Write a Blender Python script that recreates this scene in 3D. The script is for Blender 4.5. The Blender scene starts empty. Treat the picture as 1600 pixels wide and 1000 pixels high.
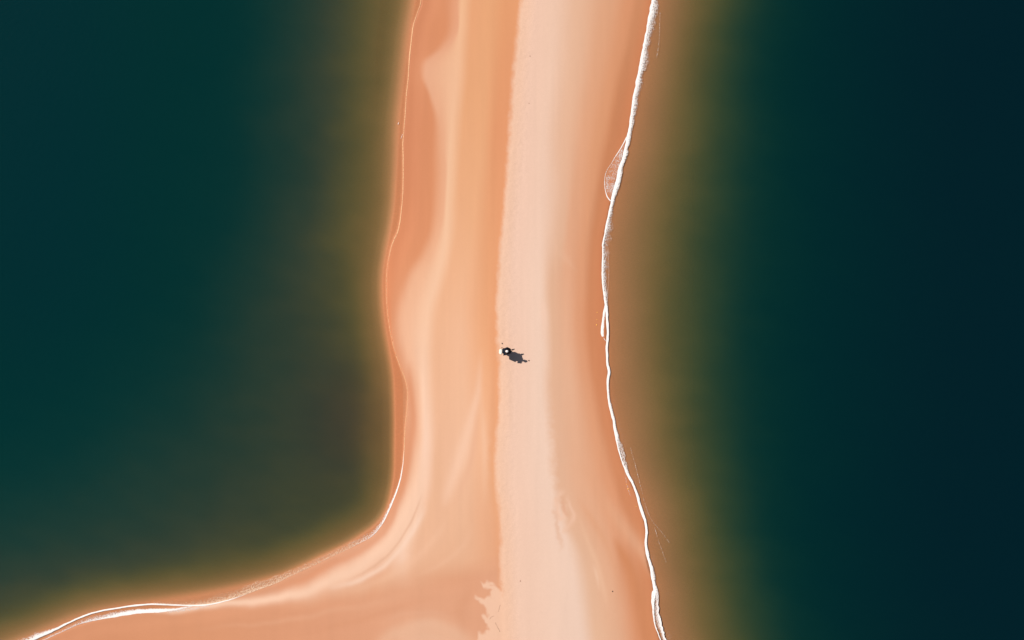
import bpy, bmesh, math, random
import numpy as np
from mathutils import Vector, Matrix
random.seed(4)

# ------------------------------------------------------------------ camera, sky, sun, exposure
S = 0.045                                    # metres per photograph pixel on the beach
def W(px, py, z=0.0): return ((px-800)*S, (500-py)*S, z)
CAM_H = 125.0
scn = bpy.context.scene
COL = scn.collection
cam_d = bpy.data.cameras.new('camera'); cam = bpy.data.objects.new('camera', cam_d); COL.objects.link(cam)
cam.location = (0, 0, CAM_H); cam.rotation_euler = (0, 0, 0)
cam_d.sensor_width = 36; cam_d.lens = 36*CAM_H/(1600*S); cam_d.clip_end = 8000; cam_d.clip_start = 0.5
scn.camera = cam

SUN_EL = math.radians(49.5); SH = math.radians(-29.5)          # shadows run right and a little down
sd = Vector((math.cos(SH)*math.cos(SUN_EL), math.sin(SH)*math.cos(SUN_EL), -math.sin(SUN_EL)))
sl = bpy.data.lights.new('sun', 'SUN'); sun = bpy.data.objects.new('sun', sl); COL.objects.link(sun)
sl.energy = 4.6; sl.angle = math.radians(0.5); sl.color = (1.0, 0.95, 0.88)
sun.rotation_euler = sd.to_track_quat('-Z', 'Y').to_euler(); sun.location = (-30, 15, 60)
world = bpy.data.worlds.new('World'); scn.world = world; world.use_nodes = True
nt = world.node_tree; nt.nodes.clear()
sky = nt.nodes.new('ShaderNodeTexSky'); sky.sky_type = 'NISHITA'; sky.sun_disc = False
sky.sun_elevation = SUN_EL; sky.sun_rotation = math.atan2(-sd.x, -sd.y)
bg = nt.nodes.new('ShaderNodeBackground'); bg.inputs['Strength'].default_value = 0.05
wo = nt.nodes.new('ShaderNodeOutputWorld')
nt.links.new(sky.outputs[0], bg.inputs[0]); nt.links.new(bg.outputs[0], wo.inputs[0])
vs = scn.view_settings; vs.view_transform = 'Standard'; vs.look = 'None'; vs.gamma = 1.0; vs.exposure = 0.55
scn.display_settings.display_device = 'sRGB'
GAIN = np.array([1.79, 1.76, 1.74])          # light that a flat white sheet sends back here, per channel

# ------------------------------------------------------------------ numpy helpers
def lin(c):
    c = np.asarray(c, float)/255.0
    return np.where(c <= 0.04045, c/12.92, ((c+0.055)/1.055)**2.4)
def sstep(x, a, b):
    t = np.clip((x-a)/(b-a), 0, 1); return t*t*(3-2*t)
def _hash(ix, iy, seed):
    n = (ix.astype(np.int64)*374761393 + iy.astype(np.int64)*668265263 + seed*1442695041) & 0xFFFFFFFF
    n = ((n ^ (n >> 13))*1274126177) & 0xFFFFFFFF
    n = (n ^ (n >> 16)) & 0xFFFFFFFF
    return n/4294967295.0*2-1
def noise(x, y, seed=0):
    x = np.asarray(x, float); y = np.asarray(y, float)
    ix = np.floor(x); iy = np.floor(y); fx = x-ix; fy = y-iy
    fx = fx*fx*fx*(fx*(fx*6-15)+10); fy = fy*fy*fy*(fy*(fy*6-15)+10)
    a = _hash(ix, iy, seed); b = _hash(ix+1, iy, seed); c = _hash(ix, iy+1, seed); d = _hash(ix+1, iy+1, seed)
    return (a*(1-fx)+b*fx)*(1-fy)+(c*(1-fx)+d*fx)*fy
def fbm(x, y, seed=0, o=4):
    s = 0; a = 1.0; t = 0
    for k in range(o):
        s = s+a*noise(x, y, seed+k*17); t += a; a *= .5; x = x*2.03+5.1; y = y*2.03+3.7
    return s/t
def catmull(pts, n=5):
    P = [np.array(p, float) for p in pts]; P = [2*P[0]-P[1]]+P+[2*P[-1]-P[-2]]; out = []
    for i in range(1, len(P)-2):
        for k in range(n):
            t = k/n
            out.append(.5*((2*P[i])+(-P[i-1]+P[i+1])*t+(2*P[i-1]-5*P[i]+4*P[i+1]-P[i+2])*t*t+(-P[i-1]+3*P[i]-3*P[i+1]+P[i+2])*t**3))
    out.append(P[-2]); return np.array(out)
def poly_dist(X, Y, P, vals=None, lim=None):
    """distance to polyline and the values carried along it at the nearest point"""
    best = np.full(X.shape, 1e18); v = None if vals is None else np.zeros(X.shape+(vals.shape[1],))
    for i in range(len(P)-1):
        ax, ay = P[i]; dx, dy = P[i+1]-P[i]; L = dx*dx+dy*dy+1e-9
        t = np.clip(((X-ax)*dx+(Y-ay)*dy)/L, 0, 1)
        q = (X-ax-t*dx)**2+(Y-ay-t*dy)**2
        m = q < best
        best = np.where(m, q, best)
        if v is not None: v[m] = vals[i]+(vals[i+1]-vals[i])*t[m][:, None]
    return (np.sqrt(best), v) if v is not None else np.sqrt(best)
def inside(X, Y, P):
    r = np.zeros(X.shape, bool); n = len(P); j = n-1
    for i in range(n):
        xi, yi = P[i]; xj, yj = P[j]
        if yi != yj:
            c = ((yi > Y) != (yj > Y)) & (X < (xj-xi)*(Y-yi)/(yj-yi)+xi)
            r ^= c
        j = i
    return r
def tab(y, pairs, smooth=True):
    ys = np.array([p[0] for p in pairs], float); v = np.array([p[1] for p in pairs], float)
    if smooth and v.ndim == 1 and len(ys) > 2:
        m = np.gradient(v, ys)
        i = np.clip(np.searchsorted(ys, y)-1, 0, len(ys)-2); h = ys[i+1]-ys[i]
        t = np.clip((y-ys[i])/h, 0, 1)
        return (2*t**3-3*t*t+1)*v[i]+(t**3-2*t*t+t)*h*m[i]+(-2*t**3+3*t*t)*v[i+1]+(t**3-t*t)*h*m[i+1]
    if v.ndim == 1: return np.interp(y, ys, v)
    return np.stack([np.interp(y, ys, v[:, k]) for k in range(v.shape[1])], -1)

# ------------------------------------------------------------------ the lines of the place (photograph pixels; y down)
LSH_N = [(-3000,-40000),(-200,-4000)], [(640,-900),(680,-500),(676,-250),(668,-80),(659,0),(655,15),(650,28),(645,42),(643,60),(640,88),(638,120),(635,150),(633,180),(631,205),(630,220),
       (630,260),(629,300),(626,335),(622,358),(616,372),(611,386),(606,410),(604,440),(605,480),(609,512),(616,545),(625,572),(633,592),(637,612),(636,640),
       (633,670),(631,700),(629,730),(624,755),(616,778),(607,800),(596,820),(582,836),(560,849),(525,866),(490,883),(455,899),(430,911),(400,922),(375,931),(350,938),
       (320,944),(285,948),(250,952),(210,958),(170,964),(130,974),(100,985),(68,1000),(20,1024),(-60,1062),(-200,1110),(-400,1180)], [(-1500,1420),(-9000,3500),(-40000,9000)]
LSH = np.vstack([LSH_N[0], catmull(LSH_N[1], 4), LSH_N[2]]).astype(float)
LED = catmull([(622,-900),(666,-500),(662,-250),(655,-80),(645,0),(636,50),(630,100),(624,150),(619,200),(616,260),(612,320),(606,360),(599,395),(594,430),
       (594,470),(598,510),(605,550),(611,590),(613,640),(613,700),(612,740),(607,772),(599,797),(584,817),(562,833),(535,849),(500,866),(470,881),(440,894),(400,906),(350,918),
       (300,928),(240,937),(180,946),(120,962),(70,982),(20,1003),(-60,1035),(-200,1082),(-400,1150)], 4)
LED = np.vstack([[(-3020,-40000),(-220,-4000)], LED, [(-1500,1388),(-9000,3465),(-40000,8960)]]).astype(float)
RSHT = [(-40000,6000),(-4000,2300),(-1000,1120),(-250,1042),(-60,1026),(0,1019),(25,1015),(60,1010),(100,1001),(140,994),(190,985),(220,979),(245,972),(268,966),(290,960),
        (315,954),(340,949),(370,943),(400,941),(430,941),(460,943),(490,946),(530,947),(555,948),(580,949),(600,950),(630,953),(660,958),(690,964),(720,971),(745,981),(765,990),
        (790,999),(815,1006),(840,1009),(860,1008),(885,1012),(905,1018),(925,1021),(950,1020),(975,1024),(1000,1030),(1040,1040),(1200,1080),(1600,1200),(4000,2500),(40000,9000)]
RISO = [(-40000,7600),(-4000,2700),(-1000,1260),(-250,1150),(0,1116),(100,1098),(200,1090),(300,1074),(400,1064),(500,1062),(600,1066),(700,1078),(800,1100),(900,1118),(1000,1142),(1200,1215),(1600,1400),(4000,2800),(40000,10500)]
FAR = 60000.
LW_POLY = np.vstack([LSH, [(-FAR, 9000), (-FAR, -FAR), (-3000, -FAR)]])
LE_POLY = np.vstack([LED, [(-FAR, 8800), (-FAR, -FAR), (-3000, -FAR)]])

TABS = [(100, [(-5,.15),(0,.35),(8,.75),(18,1.15),(35,1.6),(60,2.1),(90,2.55),(140,3.4),(210,4.9),(330,7.5),(700,11)]),
        (500, [(-5,.12),(0,.5),(5,.9),(14,1.2),(32,1.5),(62,2.0),(110,2.7),(195,3.15),(280,4.3),(430,7),(800,10)]),
        (700, [(-4,.1),(0,.6),(5,1.15),(16,1.45),(45,1.85),(90,2.25),(150,2.6),(210,3.0),(240,3.5),(270,4.4),(310,6),(400,8),(800,9)]),
        (850, [(-4,.12),(0,.6),(5,1.05),(14,1.35),(30,1.65),(60,2.1),(90,2.6),(130,3.1),(200,3.7),(400,4.8),(700,8)]),
        (960, [(-6,.15),(0,.4),(8,.85),(18,1.2),(35,1.6),(60,2.1),(90,2.7),(130,3.4),(200,4.3),(400,6),(700,8)])]

LGX = [0, 100, 200, 300, 350, 400, 450, 500, 550, 590]; LGY = [0, 150, 300, 450, 550, 650, 750, 800, 850, 900, 950]
LGD = [[9,9,8.5,8,7,5.6,4.4,3.3,2.35,1.65],[9,9,8.5,7.6,6.4,5,4,3.1,2.25,1.55],[9,9,8.2,7,6,4.8,3.9,2.95,2.1,1.4],[9,8.6,7.7,6.2,5,4.1,3.4,2.75,1.95,1.15],[8.6,7.8,6.6,5.1,4.5,3.8,3.35,2.95,2.4,1.6],
       [7.6,6.6,5.4,4.4,3.9,3.5,3.2,2.95,2.55,1.7],[6,5.2,4.4,3.8,3.5,3.2,3.0,2.85,2.5,1.6],[5.1,4.5,3.9,3.5,3.2,3.0,2.85,2.7,2.3,1.4],[4.4,3.8,3.4,3.0,2.8,2.6,2.4,2.1,1.5,1.2],[3.5,2.9,2.5,2.1,1.9,1.7,1.5,1.2,1,1],[2.5,2.0,1.7,1.4,1.2,1.1,1,1,1,1]]
def fields(X, Y):
    """optical depth D of the water, z of the ground, distances"""
    dl = poly_dist(X, Y, LSH); inl = inside(X, Y, LW_POLY); sl_ = np.where(inl, dl, -dl)        # + in the left water
    de = poly_dist(X, Y, LED); ine = inside(X, Y, LE_POLY); se = np.where(ine, de, -de)
    xr = tab(Y, RSHT); xi = tab(Y, RISO)
    wl = 6*fbm(X/90, Y/90, 3, 3)
    # left water
    Ds = []
    for yk, t in TABS:
        Ds.append(np.interp(se+wl*sstep(se, 5, 40), [p[0] for p in t], [p[1] for p in t]))
    ys = [t[0] for t in TABS]; k = np.clip(np.searchsorted(ys, Y)-1, 0, len(ys)-2)
    f = np.clip((Y-np.take(ys, k))/(np.take(ys, k+1)-np.take(ys, k)), 0, 1); f = f*f*(3-2*f)
    A = np.stack(Ds, 0)
    Dl = np.take_along_axis(A, k[None], 0)[0]*(1-f)+np.take_along_axis(A, (k+1)[None], 0)[0]*f
    gx = np.clip(X+2*wl, 0, 590); gy = np.clip(Y+wl, 0, 950)
    Gc = np.stack([tab(gx, list(zip(LGX, row))) for row in LGD], 0); kk = np.clip(np.searchsorted(LGY, gy)-1, 0, len(LGY)-2)
    ff = np.clip((gy-np.take(LGY, kk))/(np.take(LGY, kk+1)-np.take(LGY, kk)), 0, 1)
    mg = np.gradient(Gc, np.array(LGY, float), axis=0); hk = np.take(LGY, kk+1)-np.take(LGY, kk)
    tk = lambda A_, i_: np.take_along_axis(A_, i_[None], 0)[0]
    Gd = (2*ff**3-3*ff*ff+1)*tk(Gc, kk)+(ff**3-2*ff*ff+ff)*hk*tk(mg, kk)+(-2*ff**3+3*ff*ff)*tk(Gc, kk+1)+(ff**3-ff*ff)*hk*tk(mg, kk+1)
    wg = .93*sstep(se, 12, 62)*(1-sstep(-X, 0, 150))*(1-sstep(Y, 955, 1000))
    Dl = Dl*(1-wg)+np.maximum(Gd*.95, 1)*wg
    plume = np.exp(-(((X-545)/75)**2+((Y-655)/95)**2))
    Dl = Dl*sstep(sl_, -1.0, 2.5)
    # right water
    dr = X-xr; tt = dr/(xi-xr)
    Dr = np.interp(tt+.02*fbm(X/80, Y/80, 5, 3)*sstep(dr, 10, 60), [0,.02,.1,.25,.4,.6,.8,1.0,1.3,1.6,2.0,2.6,3.4,5.5,9], [0,.26,.47,.70,.92,1.27,1.68,2.15,3.0,4.0,5.6,7.2,8.4,10,13])
    D = np.where(inl, Dl, np.where(dr > 0, Dr, 0.0))
    dland = np.minimum(np.where(inl, 0, dl), np.maximum(-dr, 0))
    zl = .26*(1-np.exp(-dland*S/4.5))*sstep(dland, 0, 30)+.0015*np.clip(dland, 0, 6)
    B = tab(Y, BND)
    zl = zl+.02*sstep(X-B, -6, 10)*sstep(dland, 30, 90)*(1-sstep(X-B, 90, 160))
    z = np.where(D > 0, -.02-D*.20, zl+.004)
    return D, z, sl_, dr, dland, plume
BND = [(-40000,815),(-300,824),(0,814),(60,806),(120,801),(200,796),(300,789),(400,780),(450,778),(520,776),(560,778),(650,779),(700,774),(760,776),(800,780),(850,782),(900,783),(1000,786),(1300,800),(40000,800)]

# ------------------------------------------------------------------ grid
def spaced(a, b, d): return list(np.arange(a, b, d))
def grow(s, e, d, r=1.35):
    o = []; x = s
    while abs(x-s) < abs(e-s):
        x += d; d *= r; o.append(x)
    return o
xs = sorted(grow(-10, -44000, -6))+spaced(-10, 560, 4)+spaced(560, 1080, 1.6)+spaced(1080, 1200, 4)+spaced(1200, 1611, 8)+grow(1611, 45000, 10)
ys = sorted(grow(-10, -44000, -6))+spaced(-10, 1010, 2)+grow(1010, 45000, 4)
xs = np.array(xs, float); ys = np.array(ys, float)
GX, GY = np.meshgrid(xs, ys)
D, Z, SL, DR, DLAND, PLUME = fields(GX, GY)

# ------------------------------------------------------------------ sand colour: dry, damp and wet sand, swash lines, washed streaks
def sand_colour(X0, Y0):
    wob = sstep(Y0, 540, 700)
    edge = np.exp(-((X0-tab(Y0, BND))/14)**2)
    X = X0+3.0*fbm(X0/30, Y0/110, 11, 3)+edge*(1.8*noise(X0/9, Y0/13, 21)+.9*noise(X0/3, Y0/4, 22)+.8*noise(X0/1.7, Y0/1.9, 23))
    X = X+np.exp(-((X0-868)/26)**2)*wob*(4.5*fbm(X0/13, Y0/10, 31, 3)+1.4*noise(X0/4, Y0/4, 33))
    Y = Y0+4*fbm(X0/40, Y0/60, 12, 3)
    xl = tab(Y, [(p[1], p[0]) for p in [(672,-200),(659,0),(643,60),(638,120),(633,180),(630,240),(629,300),(622,358),(606,410),(604,440),(606,490),(616,545),(633,592),(637,615),(633,670),(631,700),(627,745),(616,778),(600,815),(560,849),(520,868)]], False)
    B = tab(Y, BND); xr = tab(Y, RSHT)
    n2 = tab(Y, [(0,712),(60,707),(78,692),(95,672),(112,666),(150,676),(200,690),(250,694),(300,693),(350,688),(400,668),(430,650),(480,634),(520,632),(560,640),(600,650),(650,650),(700,650),(760,644),(800,632),(860,600)])
    n3 = tab(Y, [(0,722),(60,718),(120,713),(200,706),(300,700),(380,695),(440,680),(480,669),(520,665),(600,662),(700,663),(760,660),(800,650),(860,630)])
    sharp = 6+14*(1-np.exp(-((Y-150)/60)**2))
    n5 = tab(Y, [(0,765),(300,745),(500,720),(700,728),(900,720)]); n6 = tab(Y, [(0,790),(200,778),(400,765),(500,757),(600,760),(700,759),(900,765)])
    n9 = tab(Y, [(0,868),(100,862),(200,850),(300,848),(400,842),(450,843),(500,846),(540,847),(600,846),(700,852),(760,857),(820,874),(900,893),(1000,908)])
    n11 = tab(Y, [(0,950),(200,915),(350,890),(500,885),(600,888),(700,900),(800,925),(900,950),(1000,960)])
    n12 = tab(Y, [(0,985),(60,972),(120,957),(200,940),(300,924),(400,910),(500,906),(600,918),(700,938),(780,960),(850,985),(920,990),(1000,998)])
    soft9 = 34-16*sstep(Y, 360, 460)+10*sstep(Y, 820, 880)
    C = lambda *p: lin(tab(Y, list(p), False))
    one = np.ones_like(Y)
    nodes = [(xl, C((0,(209,132,91)),(300,(212,133,91)),(450,(226,142,97)),(600,(222,136,91)),(800,(218,138,94)))),
             (n2-sharp, C((0,(218,143,101)),(200,(217,141,99)),(400,(222,146,103)),(600,(226,151,109)),(800,(224,148,106)))),
             (n2+2, C((0,(228,160,122)),(110,(231,170,134)),(250,(232,170,132)),(400,(237,176,138)),(500,(240,182,146)),(700,(240,185,150)))),
             (n3, C((0,(240,184,142)),(120,(240,186,148)),(300,(243,192,154)),(500,(247,198,164)),(700,(250,207,180)),(800,(248,205,178)))),
             (n3+20, C((0,(230,163,118)),(150,(231,166,120)),(300,(235,172,128)),(500,(240,182,143)),(700,(238,184,149)),(800,(236,182,147)))),
             (n5, C((0,(231,165,118)),(200,(233,168,122)),(350,(236,174,130)),(520,(241,185,148)),(700,(240,187,152)),(850,(234,180,144)))),
             (n6, C((0,(228,157,110)),(200,(226,152,107)),(400,(232,162,116)),(550,(238,172,127)),(700,(240,180,140)),(850,(232,170,131)))),
             (B-3.5, C((0,(230,158,111)),(200,(228,153,108)),(400,(233,161,115)),(560,(235,163,117)),(750,(236,170,126)),(880,(230,164,124)))),
             (B+5.5, C((0,(241,195,166)),(400,(243,197,168)),(900,(243,196,166)))),
             (B+28, C((0,(242,199,174)),(400,(244,202,178)),(900,(244,202,177)))),
             (n9, C((0,(240,198,172)),(300,(242,202,178)),(500,(244,207,184)),(1000,(242,206,184)))),
             (n9+soft9, C((0,(233,184,152)),(300,(232,182,150)),(500,(230,180,147)),(700,(230,180,148)),(1000,(232,184,151)))),
             (n11, C((0,(226,166,128)),(200,(228,166,128)),(400,(230,170,134)),(600,(234,180,146)),(800,(230,172,136)),(1000,(229,176,142)))),
             (n12, C((0,(221,150,108)),(200,(223,156,114)),(500,(226,158,118)),(700,(226,158,117)),(850,(222,150,110)),(1000,(224,154,114)))),
             (n12+16, C((0,(213,143,100)),(200,(208,135,92)),(500,(216,140,96)),(1000,(214,140,98)))),
             (np.maximum(xr, n12+18), C((0,(209,130,86)),(500,(212,132,88)),(1000,(210,136,94))))]
    col = np.broadcast_to(nodes[0][1], X.shape+(3,)).copy()
    px = nodes[0][0]; pc = nodes[0][1]
    for nx, nc in nodes[1:]:
        t = np.clip((X-px)/np.maximum(nx-px, 1), 0, 1)[..., None]; t = t*t*(3-2*t)*.6+t*.4
        m = (X >= px)[..., None]; col = np.where(m, pc+(nc-pc)*t, col); px = nx; pc = nc
    # the flat that swings round to the lower left
    xb = np.array([-400, 0, 300, 500, 650, 760]); cb = lin(np.array([(212,138,97),(214,142,101),(217,149,109),(222,156,119),(226,163,127),(226,163,127)]))
    bl = np.stack([np.interp(X+Y*0, xb, cb[:, k]) for k in range(3)], -1)*(1+.03*fbm(X/120, Y/16, 41, 3))[..., None]
    yb = np.interp(X, [-400,0,300,440,560,640,700,745,790], [900,900,930,935,915,893,878,872,868])
    m = sstep(Y+10*fbm(X/60, Y/30, 43, 2), yb-6, yb+30)*(1-sstep(X, B-8, B))
    mm = np.maximum(m, (1-sstep(X, 560, 640))*sstep(Y, 820, 870))[..., None]
    col = col*(1-mm)+bl*mm
    def stroke(pts, c, a=.9, power=1.0):
        nonlocal col
        P = catmull(pts, 4); box = (X0 > P[:, 0].min()-70) & (X0 < P[:, 0].max()+70) & (Y0 > P[:, 1].min()-70) & (Y0 < P[:, 1].max()+70)
        xx, yy = X[box], Y[box]
        if xx.size == 0: return
        d, v = poly_dist(xx, yy, P[:, :2], P[:, 2:])
        k = (a*v[:, 1]*np.exp(-(d/np.maximum(v[:, 0], .6))**2*power))[:, None]
        k = np.clip(k, 0, 1); col[box] = col[box]*(1-k)+lin(c)*k
    # x, y, half-width, opacity
    stroke([(760,830,14,0),(700,868,22,.7),(620,902,18,.8),(540,922,12,.7),(440,950,8,0)], (233,178,142), .8)
    stroke([(662,700,9,.2),(659,745,12,.7),(646,790,19,1),(618,835,21,1),(578,873,19,1),(530,903,15,1),(480,922,11,1),(430,934,8,1),(380,941,6,1),(330,947,5,1),(285,953,4,.9),(240,958,3,.4)], (246,200,170), 1, .9)
    stroke([(668,790,5,0),(655,815,4,1),(630,853,4,1),(598,884,4,1),(560,906,4,1),(520,920,4,.3)], (249,211,186), .7)
    stroke([(662,770,1.6,0),(652,800,1.6,1),(634,832,1.6,1),(606,866,1.6,1),(576,889,1.6,1),(540,908,1.6,0)], (226,176,144), .75)
    stroke([(752,540,4,0),(748,610,6,.6),(738,650,8,.75),(724,700,11,.8),(708,745,11,.75),(697,775,9,.5),(690,795,3,0)], (247,200,170), .95)
    stroke([(744,636,3,0),(744,670,3.5,.6),(738,715,5,.7),(724,755,6,.4),(705,800,5,0)], (233,176,142), .8)
    stroke([(752,600,4,0),(757,680,5,.8),(757,740,5,.5),(756,800,4,0)], (246,196,162), .7)
    stroke([(690,660,5,0),(684,720,7,.7),(680,780,8,.6),(660,830,8,.5),(630,870,6,0)], (234,180,143), .8)
    stroke([(702,800,4,0),(680,840,6,.7),(645,875,7,.7),(600,903,6,.5),(540,925,4,0)], (242,190,156), .7)
    stroke([(560,935,8,0),(650,905,14,.5),(720,895,20,.6),(760,890,14,0)], (222,156,118), .7)
    stroke([(590,1012,10,.7),(620,988,12,.7),(665,974,11,.8),(705,984,12,.7),(730,1004,12,.7),(742,1030,12,.5)], (235,184,151), .8)
    stroke([(640,1004,26,.9),(665,998,28,.9),(700,1008,26,.9)], (235,185,153), .85)
    stroke([(590,975,4,0),(630,958,4,.6),(680,956,4,.6),(720,968,3,0)], (230,172,138), .6)
    stroke([(300,985,3,0),(420,972,4,.5),(520,955,5,.6),(600,938,6,.5),(660,920,5,0)], (230,170,134), .7)
    stroke([(420,1000,3,0),(500,985,4,.4),(570,965,5,.5),(640,942,5,.3),(700,930,5,0)], (217,150,112), .6)
    stroke([(640,905,3,0),(690,880,4,.6),(725,850,5,.6),(742,810,4,0)], (240,188,154), .6)
    stroke([(735,985,8,.0),(720,955,9,.5),(735,925,9,.5),(750,900,8,0)], (220,154,116), .6)
    stroke([(650,90,8,0),(668,60,10,.6),(690,30,12,.6),(700,-10,12,.5)], (216,140,98), .7)
    stroke([(640,560,5,0),(642,600,6,.8),(645,650,6,.9),(641,700,7,.8),(628,770,6,.6),(600,830,6,.6),(550,868,6,.6),(490,896,6,.6),(440,915,5,.3)], (222,144,102), .8)
    stroke([(612,520,4,0),(640,470,12,.5),(655,430,14,.5),(672,400,10,0)], (240,184,148), .5)
    # right side: the swirl, long streaks, the wet wedge
    stroke([(880,762,4,0),(872,776,4,.8),(868,796,4,1),(873,812,3.5,1),(880,806,3,.7),(884,790,3,.3)], (243,196,168), .85)
    stroke([(884,772,3,0),(890,790,3,.8),(896,806,3.5,.8),(890,822,4,.7),(880,834,3,.5)], (243,196,168), .8)
    stroke([(880,774,2.5,0),(879,792,3,.9),(885,805,2.5,.6)], (226,170,138), .8)
    stroke([(862,780,3,0),(866,810,3,.8),(872,835,3,.8),(876,852,3,.6),(874,866,2,0)], (230,180,150), .7)
    stroke([(905,716,6,0),(922,745,9,.5),(950,790,11,.9),(980,830,11,1),(1004,866,9,.9),(1016,895,6,.3)], (228,166,128), .9)
    stroke([(900,770,4,0),(925,815,6,.7),(948,850,7,.6),(965,900,6,.4),(975,960,4,0)], (225,160,120), .6)
    stroke([(902,800,3,0),(915,840,4,.8),(930,880,4,.8),(943,920,4,.8),(950,960,4,0)], (239,190,156), .65)
    stroke([(925,880,2,0),(931,900,2.4,.9),(937,925,2,0)], (244,200,170), .7)
    stroke([(960,835,4,0),(972,862,8,.9),(986,900,13,1),(1000,945,16,1),(1012,1000,18,1),(1020,1060,18,1)], (213,139,95), .95)
    stroke([(903,425,3,0),(880,400,6,.4),(860,380,6,0)], (238,190,158), .6)
    stroke([(846,462,3,0),(849,480,4,.9),(850,510,4,.7),(848,540,3,0)], (245,203,178), .9)
    # the fringed tongue of dry sand by the bottom edge
    P = np.array([(751,908),(762,908),(776,916),(786,928),(792,945),(798,1100),(738,1100),(746,1010),(748,984),(757,992),(763,984),(757,970),(752,960),(762,962),(758,950),(748,938),(742,929),(756,934),(768,932),(766,922),(756,914)], float)
    b = (X0 > 720) & (X0 < 810) & (Y0 > 890)
    if b.any():
        xx = X0[b]+2.5*noise(X0[b]/5, Y0[b]/5, 71); yy = Y0[b]+3.5*noise(X0[b]/6, Y0[b]/5, 72)
        dd = poly_dist(xx, yy, np.vstack([P, P[:1]])); s = np.where(inside(xx, yy, P), dd, -dd)
        k = (sstep(s, -2.2, 2.6)*.92)[:, None]; col[b] = col[b]*(1-k)+lin((243,196,166))*k
    g = 1+.012*fbm(X0/7, Y0/40, 51, 3)+.014*fbm(X0/60, Y0/200, 52, 3)+.008*fbm(X0/2.6, Y0/2.6, 53, 2)
    g = g+.02*fbm(X0/5.5, Y0/160, 55, 3)*sstep(Y0, -20, 100)*(1-.6*sstep(Y0, 820, 900))+.012*fbm(X0/14, Y0/320, 56, 2)
    return col*g[..., None]

SC = sand_colour(GX, GY)
wetc = lin(np.array((216,138,94)))                      # sand under water is wet through
wm = sstep(D, 0.0, .25)[..., None]
SC = SC*(1-wm)+(wetc*(1+.05*fbm(GX/60, GY/60, 61, 3))[..., None])*wm
ALB = np.clip(SC/GAIN, 0, .9)
drym = sstep(GX-tab(GY, BND)+2*noise(GX/4, GY/4, 77), -5, 8)*(1-sstep(GX-tab(GY, BND), 14, 50))*sstep(DLAND, 20, 60)
drym = np.maximum(drym, .25*sstep(GX-tab(GY, BND), -4, 6)*(1-sstep(GX-tab(GY, BND), 60, 100)))
wet = np.clip(1-sstep(DLAND, 5, 60), 0, 1)
# very low real relief: tiny ridges on the dry strip
Z = Z+np.where(D > 0, 0, drym*(.004*noise(GX/3.1, GY/3.1, 81)+.004*noise(GX/5.3, GY/4.3, 82)))

def grid_mesh(name, Xg, Yg, Zg, keep=None):
    ny, nx = Xg.shape
    co = np.stack([(Xg-800)*S, (500-Yg)*S, Zg], -1).reshape(-1, 3)
    a = (np.arange(ny-1)[:, None]*nx+np.arange(nx-1)[None]).ravel()
    F = np.stack([a, a+nx, a+nx+1, a+1], -1)
    if keep is not None: F = F[keep.ravel()]
    used = np.zeros(len(co), bool); used[F.ravel()] = True
    idx = np.cumsum(used)-1; F = idx[F]; co = co[used]
    me = bpy.data.meshes.new(name)
    me.vertices.add(len(co)); me.vertices.foreach_set('co', co.astype(np.float32).ravel())
    me.loops.add(F.size); me.loops.foreach_set('vertex_index', F.astype(np.int32).ravel())
    me.polygons.add(len(F)); me.polygons.foreach_set('loop_start', np.arange(0, F.size, 4, dtype=np.int32))
    me.polygons.foreach_set('loop_total', np.full(len(F), 4, np.int32))
    me.polygons.foreach_set('use_smooth', np.ones(len(F), bool)); me.update(); me.validate()
    o = bpy.data.objects.new(name, me); COL.objects.link(o)
    return o, used
def vcol(me, name, arr):
    at = me.attributes.new(name, 'FLOAT_COLOR', 'POINT')
    a = np.ones((len(me.vertices), 4), np.float32); a[:, :3] = arr; at.data.foreach_set('color', a.ravel())
def vflo(me, name, arr):
    at = me.attributes.new(name, 'FLOAT', 'POINT'); at.data.foreach_set('value', arr.astype(np.float32).ravel())

# ------------------------------------------------------------------ material helpers
def mat(name):
    m = bpy.data.materials.new(name); m.use_nodes = True; m.node_tree.nodes.clear(); return m, m.node_tree.nodes, m.node_tree.links
def N(nodes, t, **kw):
    n = nodes.new(t)
    for k, v in kw.items(): setattr(n, k, v)
    return n
def math_n(nodes, links, op, a, b=None, clamp=False):
    n = N(nodes, 'ShaderNodeMath', operation=op, use_clamp=clamp)
    for i, v in enumerate((a, b)):
        if v is None: continue
        if isinstance(v, (int, float)): n.inputs[i].default_value = v
        else: links.new(v, n.inputs[i])
    return n.outputs[0]
def plain(name, colour, rough=.7, spec=.3, var=.15, scale=30, bump=0.0):
    m, n, l = mat(name)
    b = N(n, 'ShaderNodeBsdfPrincipled'); o = N(n, 'ShaderNodeOutputMaterial'); l.new(b.outputs[0], o.inputs[0])
    b.inputs['Roughness'].default_value = rough; b.inputs['Specular IOR Level'].default_value = spec
    tc = N(n, 'ShaderNodeTexCoord'); t = N(n, 'ShaderNodeTexNoise'); t.inputs['Scale'].default_value = scale; t.inputs['Detail'].default_value = 4
    l.new(tc.outputs['Object'], t.inputs['Vector'])
    mx = N(n, 'ShaderNodeMix', data_type='RGBA')
    mx.inputs['A'].default_value = tuple(c*(1-var) for c in colour)+(1,); mx.inputs['B'].default_value = tuple(min(1, c*(1+var)) for c in colour)+(1,)
    l.new(t.outputs[0], mx.inputs['Factor']); l.new(mx.outputs['Result'], b.inputs['Base Color'])
    if bump:
        bp = N(n, 'ShaderNodeBump'); bp.inputs['Strength'].default_value = bump; bp.inputs['Distance'].default_value = .01
        l.new(t.outputs[0], bp.inputs['Height']); l.new(bp.outputs[0], b.inputs['Normal'])
    return m

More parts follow.
